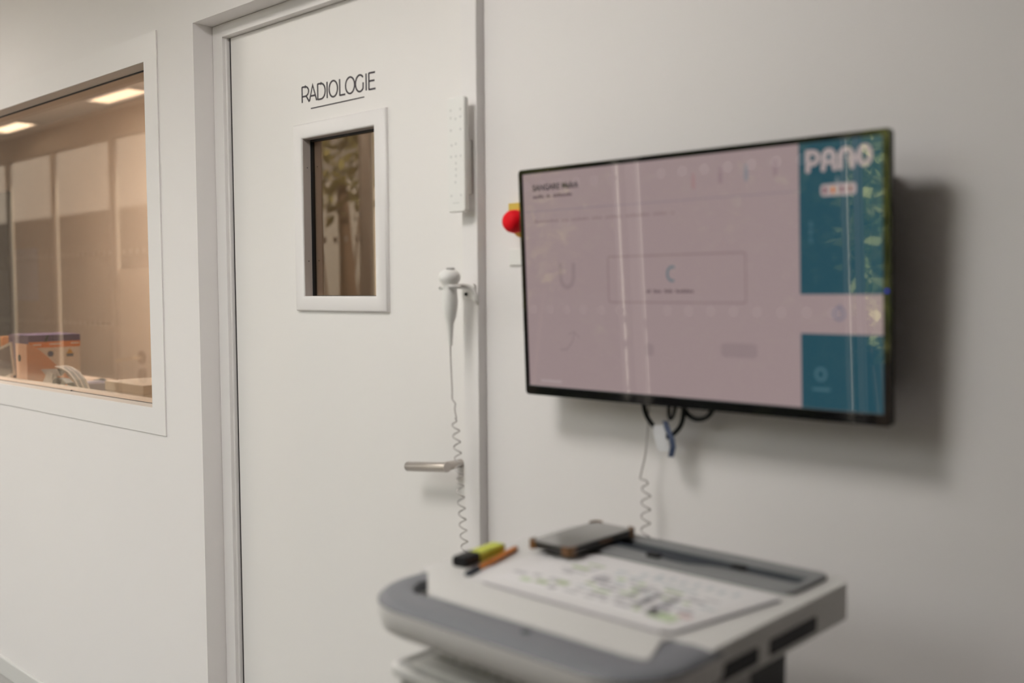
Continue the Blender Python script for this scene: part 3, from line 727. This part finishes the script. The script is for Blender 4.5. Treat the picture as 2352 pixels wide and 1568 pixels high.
# rear tray
MB().ring(rrect(-.985, -.604, 1.166, 1.278, .014), rrect(-.962, -.616, 1.206, 1.248, .006), TZ-.002, TZ+.007, 'z').build('rear_tray', mat('tray_grey', (.22, .225, .23), .5, noise=.03), tr, bevel=.002)
MB().box(-.965, -.613, 1.203, 1.251, TZ+.0001, TZ+.0012).build('tray_well', navy, tr)
MB().prism([(-.955, 1.204), (-.85, 1.198), (-.81, 1.186), (-.775, 1.186), (-.745, 1.200), (-.705, 1.206), (-.705, 1.214), (-.955, 1.212)], TZ+.0072, TZ+.0085, 'z').build('tray_lip', navy, tr)
for (x, y) in ((-.832, 1.186), (-.708, 1.214), (-.937, 1.200)):
    MB().prism(rrect(x-.011, x+.011, y-.007, y+.007, .004), TZ+.0072, TZ+.0120, 'z').build('tray_clip', black_m, tr, bevel=.001)
# underside column, base and castors
MB().box(-.98, -.620, 1.090, 1.186, FLOOR+.14, TZ-.050).build('column', charcoal, tr, bevel=.004)
MB().box(-.97, -.640, .985, 1.090, FLOOR+.14, TZ-.052).build('column_bay', black_m, tr)
MB().prism(rrect(-1.03, -.60, .88, 1.28, .05), FLOOR+.09, FLOOR+.14, 'z').build('base', lightgrey, tr, bevel=.01)
c0 = None
for (x, y) in ((-.99, .92), (-.64, .92), (-.99, 1.24), (-.64, 1.24)):
    cst = MB(); cst.lathe([(.040, -.014), (.044, -.010), (.044, .010), (.040, .014)], (x, y, FLOOR+.044), 'x', 20); cst.box(x-.02, x+.02, y-.02, y+.02, FLOOR+.07, FLOOR+.092)
    cst.build('castor', black_m, tr, smooth=40)
# keyboard shelf
KZ = -.500
MB().prism(rrect(-1.015, -.590, .832, 1.075, .020), KZ-.012, KZ, 'z').build('keyboard_shelf', mat('shelf_grey', (.58, .575, .565), .5, noise=.01), tr, bevel=.003)
MB().prism(rrect(-1.006, -.598, .840, 1.070, .018), KZ-.080, KZ-.012, 'z').build('shelf_body', lightgrey, tr, bevel=.004)
MB().ring(rrect(-1.0145, -.5905, .8325, 1.0745, .020), rrect(-1.009, -.596, .838, 1.069, .016), KZ, KZ+.002, 'z').build('shelf_rim', white_plastic, tr, bevel=.001)
for x in (-1.0, -.62): MB().box(x, x+.012, 1.00, 1.07, KZ, TZ-.050).build('shelf_hanger', lightgrey, tr)
kb = thing('keyboard', 'white computer keyboard on the trolley shelf under the front grip', 'keyboard', (-.80, .92, KZ))
MB().prism(rrect(-.983, -.625, .846, .985, .008), KZ, KZ+.009, 'z').build('case', white_plastic, kb, bevel=.003)
MB().box(-.975, -.633, .878, .980, KZ+.0088, KZ+.0095).build('key_bed', lightgrey, kb)
kc = mat('key_cap', (.80, .79, .77), .5, noise=.01)
k0 = None
for r_ in range(5):
    for c_ in range(17):
        p = (-.965+c_*.0198+r_*.002, .889+r_*.0195, KZ+.0095)
        if k0 is None:
            k0 = MB().prism(rrect(p[0]-.0078, p[0]+.0078, p[1]-.0078, p[1]+.0078, .002, 2), p[2], p[2]+.006, 'z').build('key', kc, kb, bevel=.0012, seg=1); kp = p
        else:
            o = copy_obj(k0, kb); o.location = Vector(p)-Vector(kp)

# work mat with printed sheet
mt = thing('desk_mat', 'pale work mat covering the trolley top under the printed sheet', 'mat', (-.80, 1.05, TZ))
mp = [(-.985, .943), (-.655, .9405), (-.637, .950), (-.606, 1.140), (-.612, 1.152), (-.985, 1.158)]
MB().prism(mp, TZ, TZ+.0022, 'z').build('sheet', mat('mat_vinyl', (.66, .645, .645), .5, noise=.01), mt)
edge_shade_m = mat('mat_edge_shade', (.42, .40, .43), .5, noise=.02)
MB().stroke([(-.652, .9410), (-.638, .948), (-.606, 1.138)], .0045, TZ+.0008, TZ+.0028, ax='z').build('side_edge_shade', mat('mat_side_shade', (.16, .15, .175), .5, noise=.02), mt)  # dark strip standing for the shadow along the mat's right edge
MB().stroke([(-.940, .9425), (-.655, .9400)], .0045, TZ+.0008, TZ+.0026, ax='z').build('front_edge_shade', edge_shade_m, mt)  # lavender strip standing for the shade along the front edge
ps = thing('printed_sheet', 'white printed planning sheet with grey and green table on the mat', 'paper', (-.77, 1.05, TZ+.0022))
MB().prism([(-.950, .962), (-.665, .960), (-.622, 1.148), (-.935, 1.150)], TZ+.0022, TZ+.0026, 'z').build('paper', mat('paper', (.70, .685, .69), .7, noise=.01), ps)
inks = {'grey': mat('print_grey', (.48, .47, .485), .7, noise=.1), 'dark': mat('print_dark', (.34, .33, .36), .7, noise=.1), 'green': mat('print_green', (.38, .45, .28), .7, noise=.1),
        'slate': mat('print_slate', (.52, .55, .57), .7, noise=.1), 'pink': mat('print_pink', (.60, .40, .40), .7, noise=.1), 'lightgreen': mat('print_light_green', (.46, .56, .36), .7, noise=.1)}
marks = {k: MB() for k in inks}
pz0, pz1 = TZ+.0026, TZ+.0030
def mk(c, x, y, w_, h_): marks[c].box(x, x+w_, y, y+h_, pz0, pz1)
mk('grey', -.945, 1.005, .022, .010); mk('grey', -.915, 1.012, .014, .008); mk('grey', -.893, 1.050, .016, .012)
mk('green', -.900, 1.078, .030, .010); mk('grey', -.905, 1.062, .045, .006); mk('grey', -.868, 1.078, .006, .022); mk('green', -.890, 1.104, .030, .005)
mk('green', -.892, .990, .020, .012); mk('lightgreen', -.915, .985, .018, .010); mk('green', -.868, 1.004, .020, .014); mk('grey', -.885, 1.010, .016, .010); mk('dark', -.862, .982, .012, .010)
rows = 9
for r_ in range(rows):
    y = .985+r_*.0145
    x = -.845+random.uniform(0, .02)
    while x < -.675+r_*.003:
        w_ = random.uniform(.010, .030)
        c = random.choice(('grey', 'grey', 'dark', 'dark', 'slate', 'green', 'lightgreen', 'grey'))
        if r_ < 7 or random.random() < .4: mk(c if r_ < 7 else 'slate', x, y+random.uniform(-.002, .002), w_, random.uniform(.005, .010))
        x += w_+random.uniform(.004, .014)
mk('dark', -.735, .998, .012, .060); mk('dark', -.708, .985, .010, .075); mk('grey', -.76, 1.02, .008, .05)
for k in range(8): mk('slate', -.80+k*.020, 1.108+random.uniform(-.004, .006), .008, .016)
mk('lightgreen', -.690, .975, .030, .022); mk('green', -.700, .978, .012, .014); mk('pink', -.668, 1.000, .018, .008)
for k, mb in marks.items():
    if mb.v: mb.build('print_'+{'lightgreen': 'light_green'}.get(k, k), inks[k], ps, kind='stuff')

# phone
ph = thing('smartphone', 'smartphone in a dark amber cornered case lying on the trolley beside the rear tray', 'phone', (-.962, 1.18, TZ+.007))
pa = math.atan2(1.2527-1.086, -.9161+.9195)
pc = Vector((-.9575, 1.177, 0))
ang = R(0.6)
def PH(p):
    x, y, z = p; c_, s_ = math.cos(ang), math.sin(ang)
    return (pc.x+x*c_-y*s_, pc.y+x*s_+y*c_, z+TZ+.0106)
case_m = mat('phone_case', (.020, .018, .016), .35, noise=.05)
MB(PH).prism(rrect(-.040, .040, -.082, .082, .009), 0, .0105, 'z').build('case', case_m, ph, bevel=.002, seg=3)
MB(PH).prism(rrect(-.0365, .0365, -.0785, .0785, .007), .0105, .0110, 'z').build('screen', mat('phone_glass', (.055, .052, .048), .04, spec=1.0, coat=1.0, noise=.01), ph)
amber = mat('amber_bumper', (.16, .075, .025), .3, noise=.05)
for sx in (-1, 1):
    for sy in (-1, 1):
        q = [(x_*sx, y_*sy) for (x_, y_) in ([(.0405, .066)]+[(.0325+.0090*math.cos(R(a)), .0745+.0090*math.sin(R(a))) for a in range(0, 91, 15)]+[(.026, .0830), (.026, .0815), (.0365, .0790), (.039, .066)])]
        MB(PH).prism(q, -.001, .0125, 'z').build('corner_bumper', amber, ph)
MB(PH).box(.0400, .0412, -.01, .02, .004, .007).build('side_button', amber, ph)
MB(PH).box(-.006, .006, -.0832, -.0818, .003, .006).build('charging_port', black_m, ph)

# highlighter and pen
def along(p0, p1, z):
    a = Vector((p0[0], p0[1], 0)); d_ = (Vector((p1[0], p1[1], 0))-a).normalized(); n_ = Vector((-d_.y, d_.x, 0))
    return lambda p: tuple(a + d_*p[1] - n_*p[0] + Vector((0, 0, z+p[2])))
hl = thing('highlighter', 'yellow highlighter with black cap lying left of the phone', 'highlighter', (-1.03, 1.02, TZ))
H_ = along((-1.0225, .975), (-1.0405, 1.083), TZ)
MB(H_).prism(rrect(-.0125, .0125, 0, .015, .004), .034, .098, 'y').build('barrel', mat('highlighter_yellow', (.50, .54, .05), .4, noise=.02), hl, bevel=.001)
MB(H_).prism(rrect(-.0130, .0130, -.0002, .0158, .005), .0, .036, 'y').build('cap', black_m, hl, bevel=.002)
MB(H_).prism(rrect(-.010, .010, .002, .013, .004), .098, .104, 'y').build('end_plug', mat('pale_yellow', (.60, .60, .30), .4, noise=.02), hl)
pn = thing('pen', 'orange hexagonal pen with black end lying in front of the highlighter', 'pen', (-1.0, 1.02, TZ))
P_ = along((-.9765, .946), (-1.0235, 1.098), TZ)
hexp = [(.0046*math.cos(R(60*k+30)), .0046+.0046*math.sin(R(60*k+30))) for k in range(6)]
MB(P_).prism(hexp, .032, .150, 'y').build('barrel', mat('pen_orange', (.62, .20, .015), .4, noise=.02), pn)
MB(P_).lathe([(.0042, 0), (.0050, .002), (.0050, .033)], (0, 0, .0047), 'y', 12).build('cap', navy, pn, smooth=40)
MB(P_).lathe([(.0042, .150), (.0030, .158), (.0012, .160)], (0, 0, .0046), 'y', 12).build('tip', mat('pen_tip', (.35, .10, .02), .4, noise=.02), pn, smooth=40)

# ------------------------------------------------------------------ control room desk and the things on it, behind the viewing window
DZ = -.51
dk_t = thing('desk', 'long desk inside the control room just behind the viewing window', 'desk', (-4.8, 1.85, FLOOR))
MB().box(-7.6, -2.83, 1.515, 2.15, DZ-.03, DZ).build('desk_top', mat('desk_laminate', (.58, .50, .42), .5, noise=.03), dk_t, bevel=.002)
for x in (-7.5, -5.2, -2.92): MB().box(x, x+.05, 1.55, 2.10, FLOOR, DZ-.03).build('leg', alu_m, dk_t)
fl = thing('magazine_file', 'orange magazine file with a round finger hole standing behind the window', 'file', (-4.065, 1.64, DZ))
file_m = mat('orange_card', (.78, .36, .17), .6, noise=.03)
sp = [(1.522, DZ), (1.77, DZ), (1.77, -.42), (1.70, -.365), (1.65, -.311), (1.60, -.258), (1.565, -.226), (1.535, -.208), (1.522, -.205)]
MB().prism(sp, -4.012, -4.0095, 'x').build('side_panel', file_m, fl)
MB().prism(sp, -4.1205, -4.118, 'x').build('side_panel', file_m, fl)
MB().box(-4.118, -4.012, 1.522, 1.5245, DZ, -.205).build('spine', mat('peach_card', (.88, .56, .42), .6, noise=.03), fl, label='paler peach spine with dark finger hole')
MB().box(-4.118, -4.012, 1.5245, 1.77, DZ, DZ+.003).build('bottom', file_m, fl)
MB().lathe([(.014, 0), (.014, -.0015)], (-4.085, 1.522, -.262), 'y', 20).build('finger_hole', black_m, fl)  # flat black disc, the dark inside of the hole put into colour
bx = thing('file_box', 'purple, orange and white printed box behind the orange magazine file', 'box', (-4.47, 1.77, DZ))
purple = mat('purple_card', (.075, .035, .13), .6, noise=.05); orange2 = mat('orange_print', (.70, .22, .03), .6, noise=.03); whitec = mat('white_card', (.68, .65, .60), .6, noise=.03)
MB().box(-4.56, -4.35, 1.659, 1.875, DZ, -.188).build('carton', whitec, bx, bevel=.002)
MB().box(-4.562, -4.3485, 1.657, 1.876, -.215, -.186).build('purple_band', purple, bx)
MB().box(-4.349, -4.3482, 1.659, 1.875, -.240, -.215).build('orange_band', orange2, bx)
MB().box(-4.56, -4.352, 1.656, 1.659, DZ, -.215).build('purple_side', purple, bx)
MB().prism([(1.735, -.186), (1.745, -.186), (1.732, -.216), (1.722, -.216)], -4.3484, -4.3478, 'x').build('elastic_band', black_m, bx)
MB().lathe([(.0125, 0), (.0125, .0012)], (-4.35, 1.748, -.268), 'x', 18).build('blue_emblem', mat('blue_print', (.05, .08, .16), .6, noise=.05), bx)
MB().prism([(1.815, -.283), (1.845, -.283), (1.845, -.270), (1.815, -.270)], -4.35, -4.3488, 'x').build('emblem_bar', mat('slate_print', (.12, .17, .22), .6, noise=.05), bx)
MB().prism([(1.815, -.270), (1.845, -.270), (1.830, -.248)], -4.35, -4.3488, 'x').build('emblem_peak', mat('ochre_print', (.60, .36, .06), .6, noise=.05), bx)
for (y0, y1, z0, z1) in ((1.675, 1.71, -.231, -.225), (1.745, 1.79, -.229, -.223), (1.835, 1.87, -.228, -.222)):
    MB().box(-4.3482, -4.3478, y0, y1, z0, z1).build('band_print', whitec, bx)
fo_ = thing('expanding_folder', 'green and orange sectioned folder left of the purple box', 'folder', (-4.66, 1.68, DZ))
for k, cc in enumerate(((.06, .16, .07), (.60, .22, .04), (.10, .20, .10), (.62, .25, .05))):
    MB().box(-4.72+k*.030, -4.693+k*.030, 1.645, 1.69, DZ, -.197-.004*(3-k)).build('section', mat('folder_card', cc, .6, noise=.05), fo_, bevel=.004)
# clear plastic bag
def blob(mb, c, r_, seed, n=12):
    rnd = random.Random(seed); vs = []; 
    for i in range(n+1):
        a = PI*i/n
        for k in range(16):
            b_ = 2*PI*k/16; q = 1+rnd.uniform(-.22, .22)
            vs.append((c[0]+r_[0]*math.sin(a)*math.cos(b_)*q, c[1]+r_[1]*math.sin(a)*math.sin(b_)*q, c[2]+r_[2]*math.cos(a)*(1+rnd.uniform(-.08, .08))))
    fs = [(i*16+k, i*16+(k+1) % 16, (i+1)*16+(k+1) % 16, (i+1)*16+k) for i in range(n) for k in range(16)]
    return mb.add(vs, fs)
film = mat('crinkled_film', (.62, .60, .60), .25, noise=.15, nscale=60)
pb = thing('plastic_bag', 'crumpled clear plastic bag in front of the orange magazine file', 'bag', (-3.86, 1.56, DZ))
blob(MB(), (-3.885, 1.560, -.40), (.068, .025, .095), 3).build('pouch', film, pb)
MB().add([(-3.955, 1.55, -.302), (-3.80, 1.55, -.290), (-3.79, 1.56, -.320), (-3.93, 1.56, -.325), (-3.95, 1.58, -.312), (-3.80, 1.585, -.300)], [(0, 1, 2, 3), (0, 4, 5, 1), (3, 2, 5, 4)]).build('folded_top', film, pb)
bl = thing('document_sleeve', 'curved clear sleeve with grey stripes leaning right of the plastic bag', 'sleeve', (-3.70, 1.62, DZ))
cs = [(-3.86, -.285), (-3.80, -.289), (-3.74, -.303), (-3.69, -.328), (-3.655, -.362), (-3.635, -.41), (-3.625, -.46), (-3.622, -.509)]
for j, cc in enumerate(((.55, .52, .49), (.16, .16, .17), (.50, .47, .44), (.28, .28, .29), (.58, .55, .51))):
    ya, yb = 1.565+j*.009, 1.573+j*.009
    up_ = [(x, z) for x, z in cs]; lo_ = [(x-.003, z-.004) for x, z in cs][::-1]
    MB().prism(up_+lo_, ya, yb, 'y').build('stripe', mat('sleeve_stripe', cc, .65, noise=.12, nscale=50), bl)
tp = thing('tape_dispenser', 'rounded black desk item with a small orange mark at the window sill', 'dispenser', (-3.73, 1.54, DZ))
MB().prism([(-3.80, DZ), (-3.64, DZ), (-3.645, -.36), (-3.665, -.335), (-3.70, -.322), (-3.76, -.322), (-3.785, -.330), (-3.795, -.35)], 1.525, 1.555, 'y').build('body', mat('black_green', (.018, .022, .020), .35, noise=.05), tp, bevel=.004)
MB().box(-3.668, -3.655, 1.5235, 1.525, -.365, -.340).build('orange_mark', orange2, tp)
br = thing('brochure_stack', 'stack of purple and white brochures right of the striped sleeve', 'brochures', (-3.85, 1.70, DZ))
mauve_p = mat('mauve_paper', (.26, .23, .31), .6, noise=.1)
for k in range(5):
    MB().prism([(-3.96+.008*k, 1.66), (-3.80, 1.66), (-3.74-.008*k, 1.76), (-3.93, 1.76)], DZ+.031*k, DZ+.029+.031*k, 'z').build('brochure', whitec if k % 2 else mauve_p, br)
MB().prism([(-3.88, 1.67), (-3.82, 1.67), (-3.80, 1.75), (-3.86, 1.75)], DZ+.1531, DZ+.1545, 'z').build('cover_print', mat('violet_print', (.10, .085, .17), .6, noise=.2), br)
bp_ = thing('black_pouch', 'low black pouch behind the brochures', 'pouch', (-3.95, 1.84, DZ))
blob(MB(), (-4.05, 1.83, -.435), (.12, .035, .070), 5).build('pouch', black_m, bp_, smooth=60)
gb = thing('paper_roll', 'beige rounded paper bundle behind the brochures', 'roll', (-4.0, 1.95, DZ))
MB().tube([(-4.60, 1.98, -.45), (-4.15, 1.98, -.45)], .06, 18).build('roll', mat('beige_paper', (.50, .40, .32), .8, noise=.06), gb, smooth=40)
wb_ = thing('card_box', 'low cream box at the right end of the window sill view', 'box', (-3.33, 1.70, DZ))
MB().box(-3.50, -3.22, 1.60, 1.80, DZ, -.330).build('body', whitec, wb_, bevel=.003)
MB().box(-3.505, -3.215, 1.595, 1.805, -.355, -.322).build('lid', mat('cream_card', (.62, .55, .47), .6, noise=.03), wb_, bevel=.003)
pf = thing('picture_card', 'white edged picture card leaning at the left edge of the window view', 'card', (-4.33, 1.55, DZ))
def PF(p):
    x, y, z = p; a = R(-12); return (-4.285+x*math.cos(a)+z*math.sin(a), 1.55+y, -.30-x*math.sin(a)+z*math.cos(a))
MB(PF).ring(rrect(-.16, .055, -.05, .085, .003, 2), rrect(-.15, .043, -.04, .075, .002, 2), 0, .006, 'y').build('frame', whitec, pf)
MB(PF).box(-.152, .045, .002, .005, -.042, .077).build('picture', mat('dim_print', (.16, .13, .12), .6, noise=.4, nscale=25), pf)
MB(PF).box(-.10, -.09, .006, .05, -.20, -.02).build('prop', whitec, pf)
yb_ = thing('yellow_tub', 'ochre tub at the left edge of the window view, behind the picture card', 'tub', (-4.42, 1.62, DZ))
MB().lathe([(.055, 0), (.06, .17), (.05, .185), (.02, .19)], (-4.50, 1.585, DZ), 'z', 20).build('tub', mat('ochre_plastic', (.48, .28, .05), .5, noise=.05), yb_, smooth=40)
